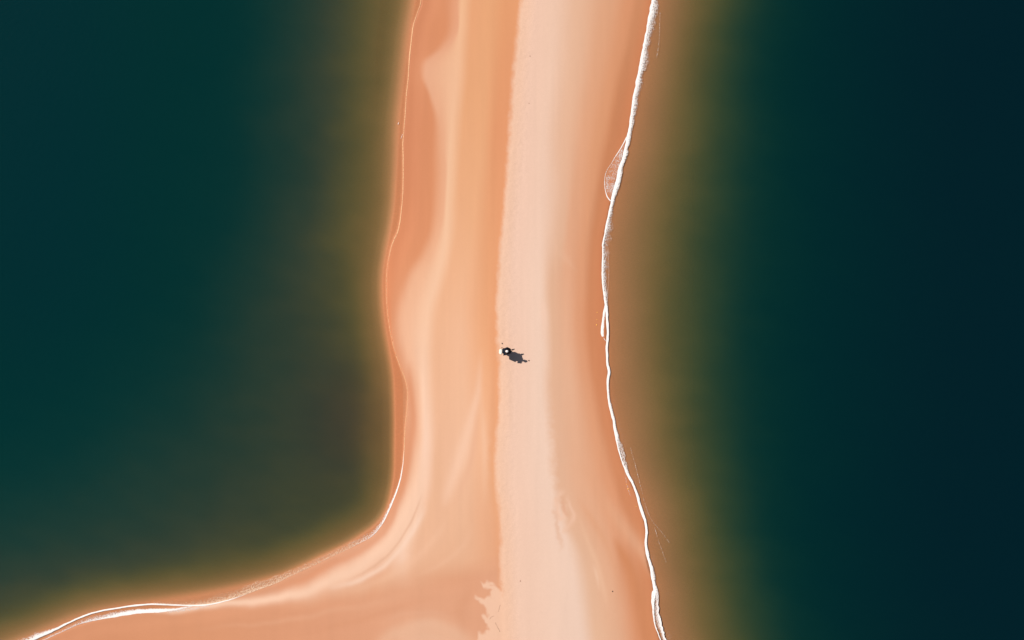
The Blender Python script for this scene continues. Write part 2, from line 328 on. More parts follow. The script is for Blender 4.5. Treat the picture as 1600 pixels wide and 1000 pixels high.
# ------------------------------------------------------------------ ground
m, n, l = mat('sand')
out = N(n, 'ShaderNodeOutputMaterial'); b = N(n, 'ShaderNodeBsdfPrincipled'); l.new(b.outputs[0], out.inputs[0])
at = N(n, 'ShaderNodeAttribute', attribute_name='tone'); dr_ = N(n, 'ShaderNodeAttribute', attribute_name='dry'); we = N(n, 'ShaderNodeAttribute', attribute_name='wet')
tc = N(n, 'ShaderNodeTexCoord')
g1 = N(n, 'ShaderNodeTexNoise'); g1.inputs['Scale'].default_value = 11; g1.inputs['Detail'].default_value = 5; g1.inputs['Roughness'].default_value = .7; l.new(tc.outputs['Object'], g1.inputs['Vector'])
g2 = N(n, 'ShaderNodeTexNoise'); g2.inputs['Scale'].default_value = 4; g2.inputs['Detail'].default_value = 3; l.new(tc.outputs['Object'], g2.inputs['Vector'])
amp = math_n(n, l, 'MULTIPLY_ADD', dr_.outputs['Fac'], .22); amp.node.inputs[2].default_value = .06
c0 = math_n(n, l, 'SUBTRACT', g1.outputs[0], .5); c1 = math_n(n, l, 'MULTIPLY', c0, amp); c2 = math_n(n, l, 'ADD', c1, 1.0)
sc = N(n, 'ShaderNodeVectorMath', operation='SCALE'); l.new(at.outputs['Color'], sc.inputs[0]); l.new(c2, sc.inputs['Scale'])
l.new(sc.outputs[0], b.inputs['Base Color'])
r = math_n(n, l, 'MULTIPLY_ADD', we.outputs['Fac'], -.35); r.node.inputs[2].default_value = .9; l.new(r, b.inputs['Roughness'])
b.inputs['Specular IOR Level'].default_value = .12
bp = N(n, 'ShaderNodeBump'); bp.inputs['Distance'].default_value = .03
bs = math_n(n, l, 'MULTIPLY_ADD', dr_.outputs['Fac'], .28); bs.node.inputs[2].default_value = .02; l.new(bs, bp.inputs['Strength'])
hh = math_n(n, l, 'MULTIPLY_ADD', g2.outputs[0], .6); l.new(g1.outputs[0], hh.node.inputs[2]); l.new(hh, bp.inputs['Height'])
l.new(bp.outputs[0], b.inputs['Normal'])
sand_m = m
ground, used = grid_mesh('ground', GX, GY, Z)
vcol(ground.data, 'tone', ALB.reshape(-1, 3)[used]); vflo(ground.data, 'dry', drym.ravel()[used]); vflo(ground.data, 'wet', wet.ravel()[used])
ground.data.materials.append(sand_m); ground['kind'] = 'structure'

# ------------------------------------------------------------------ water: tinted sheet whose clarity follows the depth below it
left = (SL > 0)
turb = (1+.06*fbm(GX/40, GY/25, 90, 3)*sstep(D, .6, 1.6))
pl = np.where(left, PLUME, 0)
DD = D*turb
kr = np.where(left, 1.0, 1.0)+0*DD; kg = np.where(left, .655+.05*sstep(DD, 1.8, 3.2)+.10*pl, .56); kb = np.where(left, .90-.14*sstep(DD, 1.6, 3.2), .62+.15*sstep(DD, .5, 1.5))
DD2 = DD*.5                                             # one way; the light passes the sheet twice
T = np.stack([np.exp(-kr*DD2), np.exp(-kg*DD2), np.exp(-kb*DD2)], -1)
deepL = lin(np.array((0, 46, 46))); deepR = lin(np.array((0, 38, 43)))
farR = sstep(GX, 1180, 1520)[..., None]; lowL = (sstep(GY, 420, 950)*(1-sstep(GX, 150, 520)))[..., None]
deepR = deepR*(1-farR)+lin(np.array((2, 31, 40)))*farR
farL = ((1-sstep(GX, 40, 300))*(1-sstep(GY, 300, 800)))[..., None]; deepL = deepL*(1-farL)+lin(np.array((0, 44, 48)))*farL
deepL = deepL*(1-lowL)+lin(np.array((0, 50, 50)))*lowL
Bd = np.where(left[..., None], deepL, deepR)*(1-np.exp(-(DD/2.9)**2))[..., None]
Bd = Bd/GAIN
kw = (D > 0)
keep = kw[:-1, :-1] | kw[1:, :-1] | kw[:-1, 1:] | kw[1:, 1:]
m, n, l = mat('sea_water')
out = N(n, 'ShaderNodeOutputMaterial')
ta = N(n, 'ShaderNodeAttribute', attribute_name='clear'); ba = N(n, 'ShaderNodeAttribute', attribute_name='silt')
tr = N(n, 'ShaderNodeBsdfTransparent'); df = N(n, 'ShaderNodeBsdfDiffuse'); gl = N(n, 'ShaderNodeBsdfGlossy'); gl.inputs['Roughness'].default_value = .12; gl.inputs['Color'].default_value = (.6, .6, .6, 1)
tc = N(n, 'ShaderNodeTexCoord'); mp = N(n, 'ShaderNodeMapping'); mp.inputs['Scale'].default_value = (1, 2.2, 1); mp.inputs['Rotation'].default_value = (0, 0, .4); l.new(tc.outputs['Object'], mp.inputs[0])
w1 = N(n, 'ShaderNodeTexNoise'); w1.inputs['Scale'].default_value = 3.2; w1.inputs['Detail'].default_value = 5; w1.inputs['Roughness'].default_value = .6; l.new(mp.outputs[0], w1.inputs['Vector'])
bp = N(n, 'ShaderNodeBump'); bp.inputs['Strength'].default_value = .35; bp.inputs['Distance'].default_value = .05; l.new(w1.outputs[0], bp.inputs['Height'])
l.new(bp.outputs[0], df.inputs['Normal']); l.new(bp.outputs[0], gl.inputs['Normal'])
rw = N(n, 'ShaderNodeTexNoise'); rw.inputs['Scale'].default_value = 5.5; rw.inputs['Detail'].default_value = 3; l.new(mp.outputs[0], rw.inputs['Vector'])
ra = math_n(n, l, 'MULTIPLY_ADD', rw.outputs[0], .16); ra.node.inputs[2].default_value = .92  # caustic play of the ripples, painted as noise on both water colours
for at_, bs_ in ((ta, tr), (ba, df)):
    vm = N(n, 'ShaderNodeVectorMath', operation='SCALE'); l.new(at_.outputs['Color'], vm.inputs[0]); l.new(ra, vm.inputs['Scale']); l.new(vm.outputs[0], bs_.inputs['Color'])
ad = N(n, 'ShaderNodeAddShader'); l.new(tr.outputs[0], ad.inputs[0]); l.new(df.outputs[0], ad.inputs[1])
fr = N(n, 'ShaderNodeFresnel'); fr.inputs['IOR'].default_value = 1.2
mx = N(n, 'ShaderNodeMixShader'); l.new(fr.outputs[0], mx.inputs[0]); l.new(ad.outputs[0], mx.inputs[1]); l.new(gl.outputs[0], mx.inputs[2])
l.new(mx.outputs[0], out.inputs[0])
water, used = grid_mesh('water', GX, GY, np.zeros_like(GX), keep)
vcol(water.data, 'clear', T.reshape(-1, 3)[used]); vcol(water.data, 'silt', Bd.reshape(-1, 3)[used])
water.data.materials.append(m); water['kind'] = 'structure'

# ------------------------------------------------------------------ foam
m, n, l = mat('sea_foam')
out = N(n, 'ShaderNodeOutputMaterial'); de = N(n, 'ShaderNodeAttribute', attribute_name='lace')
tc = N(n, 'ShaderNodeTexCoord')
f1 = N(n, 'ShaderNodeTexNoise'); f1.inputs['Scale'].default_value = 15; f1.inputs['Detail'].default_value = 3; f1.inputs['Roughness'].default_value = .7; l.new(tc.outputs['Object'], f1.inputs['Vector'])
rg = N(n, 'ShaderNodeMapRange'); l.new(f1.outputs[0], rg.inputs['Value']); rg.inputs['From Min'].default_value = .3; rg.inputs['From Max'].default_value = .7
s1 = math_n(n, l, 'ADD', rg.outputs[0], de.outputs['Fac']); s2 = math_n(n, l, 'SUBTRACT', s1, .95); s3 = math_n(n, l, 'MULTIPLY', s2, 2.6, True)
s4 = math_n(n, l, 'MULTIPLY', s3, math_n(n, l, 'MULTIPLY', de.outputs['Fac'], .97, True))
df = N(n, 'ShaderNodeBsdfDiffuse'); df.inputs['Color'].default_value = (.60, .565, .55, 1)
bp = N(n, 'ShaderNodeBump'); bp.inputs['Strength'].default_value = .25; bp.inputs['Distance'].default_value = .03; l.new(f1.outputs[0], bp.inputs['Height']); l.new(bp.outputs[0], df.inputs['Normal'])
wa = N(n, 'ShaderNodeAttribute', attribute_name='film'); cm = N(n, 'ShaderNodeMix', data_type='RGBA'); cm.inputs['A'].default_value = (.65, .60, .57, 1); cm.inputs['B'].default_value = (.62, .37, .20, 1)  # peach second colour paints the glint of the wet edge into the foam
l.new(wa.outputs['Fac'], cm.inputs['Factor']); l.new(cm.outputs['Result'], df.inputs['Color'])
tr = N(n, 'ShaderNodeBsdfTransparent'); mx = N(n, 'ShaderNodeMixShader'); l.new(s4, mx.inputs[0]); l.new(tr.outputs[0], mx.inputs[1]); l.new(df.outputs[0], mx.inputs[2]); l.new(mx.outputs[0], out.inputs[0])
foam_m = m

class Foam:
    def __init__(s): s.v = []; s.f = []; s.d = []; s.w = []; s.n = 0
    def ribbon(s, pts, seed=1, nx=9, lift=.010, dome=.012, step=.9, jag=.42, film=None):
        """pts: x, y, half-width on the left of the path, half-width on the right, density left, density mid, density right"""
        P = catmull(pts, 12); seg = np.hypot(*np.diff(P[:, :2], axis=0).T); L = np.r_[0, np.cumsum(seg)]
        k = max(4, int(L[-1]/step)); t = np.linspace(0, L[-1], k); Q = np.stack([np.interp(t, L, P[:, c]) for c in range(P.shape[1])], -1)
        tan = np.gradient(Q[:, :2], axis=0); tan /= np.hypot(*tan.T)[:, None]+1e-9; nor = np.stack([tan[:, 1], -tan[:, 0]], -1)
        u = np.linspace(-1, 1, nx)
        jl = 1+jag*fbm(t/9, t*0+seed*7.3, seed, 3); jr = 1+jag*fbm(t/8, t*0+seed*3.1, seed+5, 3)
        cx = .8*jag*fbm(t/14, t*0+seed, seed+9, 3)
        off = np.where(u[None] < 0, u[None]*(Q[:, 2]*jl)[:, None], u[None]*(Q[:, 3]*jr)[:, None])+cx[:, None]
        X = Q[:, :1]+nor[:, :1]*off; Y = Q[:, 1:2]+nor[:, 1:2]*off
        Dn = np.where(u[None] < 0, Q[:, 5:6]+(Q[:, 4:5]-Q[:, 5:6])*(-u[None]), Q[:, 5:6]+(Q[:, 6:7]-Q[:, 5:6])*u[None])
        _, z, *_ = fields(X, Y)
        Zz = np.maximum(z, 0)+lift+dome*(1-u[None]**2)*np.clip((Q[:, 2:3]+Q[:, 3:4])/6, .2, 1)
        s.add(X, Y, Zz, Dn, film)
    def add(s, X, Y, Zz, Dn, film=None):
        ny, nx = X.shape; s.w.append((film(X, Y) if film else X*0).ravel())
        s.v.append(np.stack([(X-800)*S, (500-Y)*S, Zz], -1).reshape(-1, 3)); s.d.append(Dn.ravel())
        a = (np.arange(ny-1)[:, None]*nx+np.arange(nx-1)[None]).ravel()
        s.f.append(np.stack([a, a+nx, a+nx+1, a+1], -1)+s.n); s.n += X.size
    def patch(s, fn, x0, x1, y0, y1, st=1.2, lift=.01):
        X, Y = np.meshgrid(np.arange(x0, x1, st), np.arange(y0, y1, st)); _, z, *_ = fields(X, Y)
        s.add(X, Y, np.maximum(z, 0)+lift, fn(X, Y))
    def build(s, name, label):
        v = np.vstack(s.v); f = np.vstack(s.f); me = bpy.data.meshes.new(name)
        me.from_pydata([tuple(p) for p in v], [], [tuple(int(i) for i in q) for q in f]); me.validate()
        me.polygons.foreach_set('use_smooth', np.ones(len(me.polygons), bool))
        vflo(me, 'lace', np.concatenate(s.d)); vflo(me, 'film', np.concatenate(s.w)); me.materials.append(foam_m)
        o = bpy.data.objects.new(name, me); COL.objects.link(o); o['kind'] = 'stuff'; o['label'] = label; o['category'] = 'sea foam'; return o

F = Foam()       # right-hand shore, path runs down the picture: x, y, width beach side, width sea side, density beach / middle / sea
F.ribbon([(1120,-1000,3,4,1.2,1.1,.5),(1080,-620,3,5,1.3,1.2,.5),(1042,-250,3.078,7.54688,1.25,0.96,0.5),(1026,-60,3.078,7.54688,1.35,0.96,0.5),(1021,0,3.591,8.30156,1.35,0.96,0.5),(1017,22,3.591,9.05625,1.45,0.96,0.45),(1012,50,3.591,8.30156,1.45,0.86,0.4),(1008,70,3.078,8.30156,1.45,0.96,0.4),(1003,97,3.078,9.05625,1.55,0.96,0.4),
          (1000,112,3.078,7.54688,1.55,1.06,0.4),(994,140,3.078,7.54688,1.55,0.96,0.4),(989,170,2.565,6.0375,1.55,0.96,0.5),(985,195,2.2572,5.13187,1.55,1.06,0.6),(980,220,2.052,4.22625,1.55,1.16,0.7),(975,244,2.052,4.22625,1.55,1.16,0.7),(969,262,2.2572,4.22625,1.55,1.26,0.7),
          (965,282,2.565,4.52813,1.55,1.26,0.7),(960,300,2.565,4.52813,1.55,1.26,0.6),(956,318,2.2572,4.22625,1.55,1.16,0.5),(952,338,2.2572,6.0375,1.55,0.86,0.4),(948,358,2.4624,9.05625,1.55,0.76,0.4),(944,378,2.2572,10.5656,1.45,0.66,0.3),(943,400,2.052,9.05625,1.45,0.76,0.3),(942,425,2.052,6.79219,1.55,0.86,0.4),
          (943,445,1.8468,6.0375,1.55,0.86,0.4),(945,465,1.8468,4.52813,1.55,0.96,0.5),(947,480,1.8468,2.646,1.55,1.3,0.68),(948.5,500,1.539,1.9845,1.55,1.4,0.98),(950,518,1.539,1.9845,1.55,1.4,0.98),(949,530,1.539,1.764,1.55,1.4,0.98),(948,545,1.4364,1.764,1.55,1.4,0.98),(948.5,565,1.539,1.9845,1.55,1.4,0.88),
          (951.5,582,2.052,2.4255,1.55,1.3,0.78),(949.5,595,1.539,1.764,1.55,1.4,0.88),(950,615,1.4364,2.205,1.55,1.3,0.68),(954,640,1.539,2.4255,1.55,1.3,0.68),(958,655,1.6416,2.646,1.55,1.4,0.68),(961,675,1.8468,2.8665,1.55,1.4,0.68),(966,695,2.052,5.43375,1.55,0.76,0.6),(970,710,1.8468,5.73563,1.55,0.66,0.7),
          (975,727,1.6416,5.43375,1.55,0.86,0.6),(981,742,1.6416,2.8665,1.55,1.4,0.78),(988,755,1.6416,2.205,1.55,1.4,0.88),(994,770,1.539,2.205,1.55,1.4,0.78),(998,783,1.8468,2.4255,1.55,1.4,0.78),(1003,800,1.8468,2.4255,1.55,1.4,0.78),(1008,815,1.6416,2.205,1.55,1.4,0.88),(1010,830,1.6416,1.9845,1.55,1.4,0.98),
          (1009,850,1.6416,2.205,1.55,1.4,0.88),(1012,868,1.8468,2.646,1.55,1.4,0.78),(1017,885,2.052,2.8665,1.55,1.4,0.68),(1019,900,2.052,4.22625,1.55,1.16,0.6),(1022,915,2.4624,2.8665,1.55,1.3,0.68),(1024,930,2.4624,4.52813,1.45,0.86,0.8),(1023,945,2.6676,6.33937,1.45,0.46,1.1),(1023,960,2.6676,7.54688,1.45,0.46,1.2),
          (1025,975,2.4624,8.15062,1.55,0.36,1.3),(1030,990,2.4624,8.15062,1.55,0.16,1.4),(1036,1008,2.4624,7.54688,1.55,0.26,1.4),(1046,1060,2.4624,6.0375,1.55,0.46,1.2),(1082,1200,2.4,4,1.5,1,.8),(1200,1600,2.6,4.5,1.4,1.1,.6),(1450,2100,2.4624,6.0375,1.45,0.66,0.8)], seed=2, nx=13)
F.ribbon([(1021,923,1,1,1.5,1.4,1.2),(1019.5,928,1.4,2,1.6,1.4,1),(1019.5,942,1.4,2.4,1.6,1.2,.9),(1021,958,1,2,1.5,1.1,.8)], seed=3, nx=5)
F.ribbon([(946.5,472,.8,.8,1.4,1.4,1.2),(944.5,484,1.2,1.6,1.5,1.1,1),(942.5,498,1.6,2,1.6,1.1,.9),(940.5,512,1.8,2.6,1.6,1.1,1.0),(940,520,1.6,2.8,1.7,1.2,1.1),(941.5,526,.8,2,1.6,1.5,1.4)], seed=5, nx=9)
F.ribbon([(943,528,.3,.3,1.1,1.1,1.1),(946,532,.4,.4,.9,.9,.9),(949,534,.3,.3,1.1,1.1,1.1)], seed=6, nx=3)
# the thin lobe of old foam left on the wet sand
lobe = [(979,214,.7,.7,1.1,1.2,1.0),(973,226,.7,.7,1.1,1.2,1),(966,238,.6,.6,1,1.1,.9),(960,247,.5,.5,.8,1.0,.8),(955,256,.4,.4,.6,.9,.6),(949,265,.45,.45,.6,.95,.6),(945.5,275,.45,.45,.6,.95,.6),(944.5,288,.5,.5,.7,1.05,.8),(946,299,.6,.6,.9,1.1,.8),(949,308,.8,.8,1,1.2,.9),(954,314,.8,.8,1.1,1.3,1)]
F.ribbon(lobe, seed=8, nx=3, dome=.005, jag=.25)
LP = np.array([(p[0], p[1]) for p in lobe]+[(960,300),(966,275),(975,245)])
def lobe_d(X, Y):
    i = inside(X, Y, LP); d = poly_dist(X, Y, np.vstack([LP, LP[:1]]))
    k = .42*sstep(d, 0, 2)*(.7+.6*sstep(fbm(X/9, Y/14, 5, 2), -.3, .5))+.18*np.exp(-((Y-243)/15)**2)+.12*np.exp(-((Y-292)/14)**2)
    return np.where(i, k, -.5)
F.patch(lobe_d, 941, 982, 212, 317, 1.0)
# faint streaks and flecks drifting just off the foam
def fleck(X, Y):
    xr = tab(Y, RSHT); d = X-xr
    a = np.exp(-((d-28)/14)**2)*sstep(Y, 860, 960)*.30+np.exp(-((d-6)/8)**2)*.22+np.exp(-((d-14)/10)**2)*.16*sstep(Y, 560, 700)+np.exp(-((d-14)/9)**2)*.16*(1-sstep(Y, 60, 140))
    return a*(.7+.5*fbm(X/12, Y/25, 6, 2))-.02
F.patch(fleck, 940, 1085, -20, 1020, 2.2, .006)
for k, pts in enumerate([[(1005,778),(1012,800),(1020,815),(1034,832),(1046,848)],[(1023,824),(1028,842),(1035,862),(1041,880)],[(985,700),(996,740),(1004,772)],
                         [(1031,20),(1030,60),(1026,90)],[(950,395),(951,430),(949,460)],[(976,735),(980,760),(985,775)]]):
    F.ribbon([(x, y, .45, .7, .38, .58, .35) for x, y in pts], seed=20+k, nx=3, dome=.004, jag=.6, lift=.008)
F.build('foam_line', 'thick white line of breaking foam along the right hand shore')

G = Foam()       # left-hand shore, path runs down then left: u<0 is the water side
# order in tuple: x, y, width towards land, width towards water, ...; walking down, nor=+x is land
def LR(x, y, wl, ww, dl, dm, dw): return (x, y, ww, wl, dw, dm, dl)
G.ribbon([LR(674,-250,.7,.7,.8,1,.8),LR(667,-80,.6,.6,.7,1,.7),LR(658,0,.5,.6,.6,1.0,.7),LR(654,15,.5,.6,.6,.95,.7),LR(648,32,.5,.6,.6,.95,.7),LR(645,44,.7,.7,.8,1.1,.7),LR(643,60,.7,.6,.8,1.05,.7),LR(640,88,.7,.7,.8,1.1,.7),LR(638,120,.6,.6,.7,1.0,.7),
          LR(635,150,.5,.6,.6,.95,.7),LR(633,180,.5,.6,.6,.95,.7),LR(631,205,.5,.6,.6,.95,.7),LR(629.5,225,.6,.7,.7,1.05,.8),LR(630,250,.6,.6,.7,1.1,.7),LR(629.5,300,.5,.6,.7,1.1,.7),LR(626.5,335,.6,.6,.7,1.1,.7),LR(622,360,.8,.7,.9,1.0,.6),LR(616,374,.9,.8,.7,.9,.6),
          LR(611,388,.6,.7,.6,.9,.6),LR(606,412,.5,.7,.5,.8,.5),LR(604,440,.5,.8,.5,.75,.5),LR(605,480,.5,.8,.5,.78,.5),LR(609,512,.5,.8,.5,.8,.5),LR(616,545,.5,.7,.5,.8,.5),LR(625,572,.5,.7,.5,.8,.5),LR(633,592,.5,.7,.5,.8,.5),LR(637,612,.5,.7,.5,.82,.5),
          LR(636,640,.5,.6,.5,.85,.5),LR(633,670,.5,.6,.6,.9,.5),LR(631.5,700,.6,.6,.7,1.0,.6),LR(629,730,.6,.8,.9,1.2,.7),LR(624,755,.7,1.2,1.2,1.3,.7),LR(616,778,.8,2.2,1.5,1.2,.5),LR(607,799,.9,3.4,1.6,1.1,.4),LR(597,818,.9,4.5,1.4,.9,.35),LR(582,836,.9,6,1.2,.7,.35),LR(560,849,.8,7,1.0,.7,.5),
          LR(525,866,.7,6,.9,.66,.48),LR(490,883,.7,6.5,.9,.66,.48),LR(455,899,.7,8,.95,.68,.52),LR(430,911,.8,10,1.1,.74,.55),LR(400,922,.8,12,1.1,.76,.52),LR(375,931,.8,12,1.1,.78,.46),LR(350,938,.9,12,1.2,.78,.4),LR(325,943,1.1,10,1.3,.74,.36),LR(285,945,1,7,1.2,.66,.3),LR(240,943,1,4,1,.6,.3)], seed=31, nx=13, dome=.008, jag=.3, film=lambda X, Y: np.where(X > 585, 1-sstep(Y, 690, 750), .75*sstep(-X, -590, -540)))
G.ribbon([LR(440,906,.3,.3,.4,.5,.4),LR(400,922,.5,.5,.6,.7,.6),LR(375,931.5,.7,.7,.8,.95,.7),LR(352,939,.8,.8,1,1.15,.9),LR(325,944.5,1.1,1.1,1.1,1.4,.9),LR(300,946,1.2,1.2,1.2,1.5,1),LR(270,945,1.1,1.2,1.3,1.6,1.1),LR(240,944,1.2,1.2,1.3,1.6,1),LR(210,946,1.3,1.2,1.3,1.6,.9),LR(185,950,1.2,1.1,1.3,1.6,.9),LR(160,954,1.2,1.1,1.3,1.6,.9),LR(138,960,1.2,1.2,1.3,1.6,.9),
          LR(118,968,1.2,1.4,1.3,1.6,.8),LR(100,977,1.2,2,1.4,1.6,.6),LR(82,986,1.3,4,1.4,1.5,.5),LR(66,993,1.4,7,1.4,1.3,.4),LR(50,1000,1.6,9,1.4,1.1,.35),LR(20,1014,2,10,1.4,1.1,.3),LR(-60,1048,2,10,1.4,1,.3)], seed=33, nx=9, dome=.02, jag=.3)
G.ribbon([LR(300,948,.4,1,.7,.7,.8),LR(275,952,1.5,2,.8,1.1,.6),LR(250,954,2.8,3.2,1.0,1.4,.7),LR(225,955,3,4,1.3,1.45,.6),LR(200,958,2.8,5,1.5,1.3,.5),LR(180,962,2.2,6,1.5,1.1,.5),LR(160,966,1.5,6,1.6,.9,.45),LR(140,970,1.2,6,1.6,.8,.4),LR(120,976,.8,4,1.5,.7,.3),LR(100,985,.8,3,1.4,.6,.3),LR(70,999,.8,2,1.4,.6,.3),LR(20,1024,1,3,1.4,.6,.3),LR(-60,1060,1,3,1.4,.6,.3)], seed=35, nx=11, dome=.015, jag=.25)
G.ribbon([LR(340,943,.4,.4,.4,.6,.4),LR(310,950,2,2,.4,.62,.5),LR(285,953,3,2.5,.4,.65,.5),LR(262,955,2,2,.5,.7,.5)], seed=37, nx=7, dome=.005, jag=.2)
G.ribbon([(623,191.4,.35,.35,.8,1,.8),(622.5,193,.5,.5,.9,1.2,.9),(622,194.6,.3,.3,.8,.9,.8)], seed=41, nx=3, dome=.005)
G.ribbon([(629,210,.3,.3,.7,.9,.7),(626,217,.3,.3,.6,.85,.6)], seed=42, nx=3, dome=.005)
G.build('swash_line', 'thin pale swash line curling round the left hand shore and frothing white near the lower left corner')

# ------------------------------------------------------------------ figures and things
def hgt(px, py):
    _, z, *_ = fields(np.array([[float(px)]]), np.array([[float(py)]])); return float(z[0, 0])
def mesh_obj(name, bm, material, parent=None, smooth=True):
    me = bpy.data.meshes.new(name); bm.to_mesh(me); bm.free()
    for p in me.polygons: p.use_smooth = smooth
    me.materials.append(material); o = bpy.data.objects.new(name, me); COL.objects.link(o)
    if parent: o.parent = parent
    return o
def skin(name, verts, edges, radii, material, parent=None, sub=2, root=0):
    me = bpy.data.meshes.new(name); me.from_pydata([Vector(v) for v in verts], edges, []); o = bpy.data.objects.new(name, me); COL.objects.link(o)
    o.modifiers.new('skin', 'SKIN').use_smooth_shade = True
    for i, r in enumerate(radii):
        me.skin_vertices[0].data[i].radius = r if isinstance(r, tuple) else (r, r)
    me.skin_vertices[0].data[root].use_root = True
    sb = o.modifiers.new('sub', 'SUBSURF'); sb.levels = sb.render_levels = sub
    dg = bpy.context.evaluated_depsgraph_get(); me2 = bpy.data.meshes.new_from_object(o.evaluated_get(dg)); 
    for md in list(o.modifiers): o.modifiers.remove(md)
    o.data = me2; me2.name = name; me2.materials.clear(); me2.materials.append(material)
    for p in me2.polygons: p.use_smooth = True
    if parent: o.parent = parent
    return o
def ball(bm, c, r, seg=20, rings=12, rot=None):
    mt = Matrix.Translation(c) @ (rot if rot is not None else Matrix()) @ Matrix.Diagonal((*r, 1))
    return bmesh.ops.create_uvsphere(bm, u_segments=seg, v_segments=rings, radius=1, matrix=mt)['verts']

M_skin = plain('skin', (.42, .24, .16), .55); M_navy = plain('navy_cloth', (.007, .009, .016), .9, .1); M_brown = plain('brown_cloth', (.016, .009, .007), .9, .1)
M_white = plain('white_cloth', (.62, .60, .57), .8); M_cream = plain('cream_canvas', (.58, .53, .46), .85, bump=.3); M_black = plain('black_plastic', (.008, .008, .009), .5)
M_grey = plain('grey_strap', (.10, .10, .10), .8); M_shoe = plain('pale_shoe', (.55, .45, .36), .8); M_hair = plain('dark_hair', (.012, .009, .008), .7)

GZ = hgt(789, 549)
person = bpy.data.objects.new('person', None); COL.objects.link(person)
person.location = W(788.7, 548.0, GZ); person.rotation_euler = (0, 0, math.radians(-4))
person['label'] = 'person in a white cap and dark clothes walking right across the pale sand'; person['category'] = 'person'
# local axes: +x ahead, +y the left hand, z up (metres)
hipL = (-.02, .095, .90); hipR = (.02, -.095, .90)
kneeR = (-.03, -.12, .50); ankR = (-.13, -.13, .12); kneeL = (.33, .06, .56); ankL = (.43, -.03, .11)
def P_(a, b, t): return tuple(a[i]+(b[i]-a[i])*t for i in range(3))
V = [(0,0,.93),(.01,0,1.08),(.04,0,1.24),(.07,0,1.40),(.10,0,1.48),(.13,0,1.55),          # 0 pelvis .. 5 neck top
     hipL, P_(hipL, kneeL, .5), kneeL, P_(kneeL, ankL, .4), ankL, (.49,-.05,.05),(.59,-.07,.04),  # 6-12
     hipR, P_(hipR, kneeR, .5), kneeR, P_(kneeR, ankR, .4), ankR, (-.08,-.13,.045),(.03,-.13,.035),    # 13-19
     (.07,.17,1.40),(.17,.205,1.12),(.31,.17,.90),(.44,.12,.84),                       # 20 L shoulder, elbow, forearm, wrist
     (.07,-.17,1.40),(-.06,-.29,1.31),(.04,-.22,1.38),(.10,-.145,1.44)]                   # 24 R shoulder, elbow, forearm, wrist
E = [(0,1),(1,2),(2,3),(3,4),(4,5),(0,6),(6,7),(7,8),(8,9),(9,10),(10,11),(11,12),(0,13),(13,14),(14,15),(15,16),(16,17),(17,18),(18,19),(3,20),(20,21),(21,22),(22,23),(3,24),(24,25),(25,26),(26,27)]
Rr = [(.13,.10),(.12,.09),(.13,.10),(.12,.09),.055,.05, .085,.075,.055,.055,.035,.035,.03, .085,.075,.055,.055,.035,.035,.03, .055,.042,.036,.026, .055,.042,.036,.026]
body = skin('body', V, E, Rr, M_skin, person)
bm = bmesh.new()                                        # head with face, joined into the body mesh
hc = Vector((.17, 0, 1.655)); ball(bm, hc, (.098, .076, .118), 24, 16)
ball(bm, hc+Vector((.035, 0, -.055)), (.062, .055, .06), 16, 10)                        # jaw
ball(bm, hc+Vector((.102, 0, -.012)), (.018, .013, .024), 10, 8)                         # nose
for sy in (-1, 1): ball(bm, hc+Vector((-.005, sy*.077, -.01)), (.018, .01, .03), 10, 8)   # ears
ball(bm, hc+Vector((.088, 0, -.058)), (.012, .024, .007), 10, 6)                          # mouth
def hand(bm, wrist, fwd, side, up, curl, mirror):
    fwd = Vector(fwd).normalized(); up = Vector(up).normalized(); side = fwd.cross(up).normalized()*mirror
    rot = Matrix((fwd, side, up)).transposed().to_4x4()
    ball(bm, Vector(wrist)+fwd*.045, (.05, .042, .017), 14, 8, rot)
    for k, (o_, L_) in enumerate([(-.03,.068),(-.01,.08),(.01,.075),(.028,.06)]):
        p = Vector(wrist)+fwd*.082+side*o_; d = fwd.copy()
        for j in range(3):
            q = p+d*L_*(.45,.32,.23)[j]; c = (p+q)/2; ax = (q-p)
            rr = ax.to_track_quat('X', 'Z').to_matrix().to_4x4()
            ball(bm, c, (ax.length*.62, .0085, .0085), 8, 6, rr); p = q; d = (d-up*curl).normalized()
    p = Vector(wrist)+fwd*.03-side*.03; d = (fwd*.7-side*.75-up*.25).normalized()
    for j in range(2):
        q = p+d*(.04,.03)[j]; ax = q-p; ball(bm, (p+q)/2, (.025, .0105, .0105), 8, 6, ax.to_track_quat('X', 'Z').to_matrix().to_4x4()); p = q; d = (d+fwd*.5).normalized()
hand(bm, (.445, .118, .835), (.9, -.15, -.1), 0, (0, 0, 1), .35, 1)
hand(bm, (.10, -.145, 1.44), (.4, .55, .35), 0, (.8, -.3, .1), .8, -1)
tmp = bpy.data.meshes.new('t'); bm.to_mesh(tmp); bm.free()
bm = bmesh.new(); bm.from_mesh(body.data); bm.from_mesh(tmp); bm.to_mesh(body.data); bm.free()
for p in body.data.polygons: p.use_smooth = True
hair = bmesh.new(); ball(hair, hc+Vector((-.028, 0, .004)), (.088, .084, .112), 20, 14); mesh_obj('hair', hair, M_hair, person)
for sy in (-1, 1):
    eye = bmesh.new(); ball(eye, hc+Vector((.086, sy*.03, .012)), (.011, .013, .007), 8, 6); mesh_obj('eye', eye, M_black, person)
cap = bmesh.new()
vs_ = ball(cap, hc+Vector((-.008, 0, .045)), (.103, .088, .09), 24, 16)
bmesh.ops.delete(cap, geom=[v for v in cap.verts if v.co.z < hc.z+.04], context='VERTS')
ball(cap, hc+Vector((-.008, 0, .136)), (.008, .008, .006), 8, 6)
capo = mesh_obj('cap', cap, M_white, person)
sd_ = capo.modifiers.new('thick', 'SOLIDIFY'); sd_.thickness = .004
br = bmesh.new()                                        # brim: a curved tongue ahead of the cap
ring = []
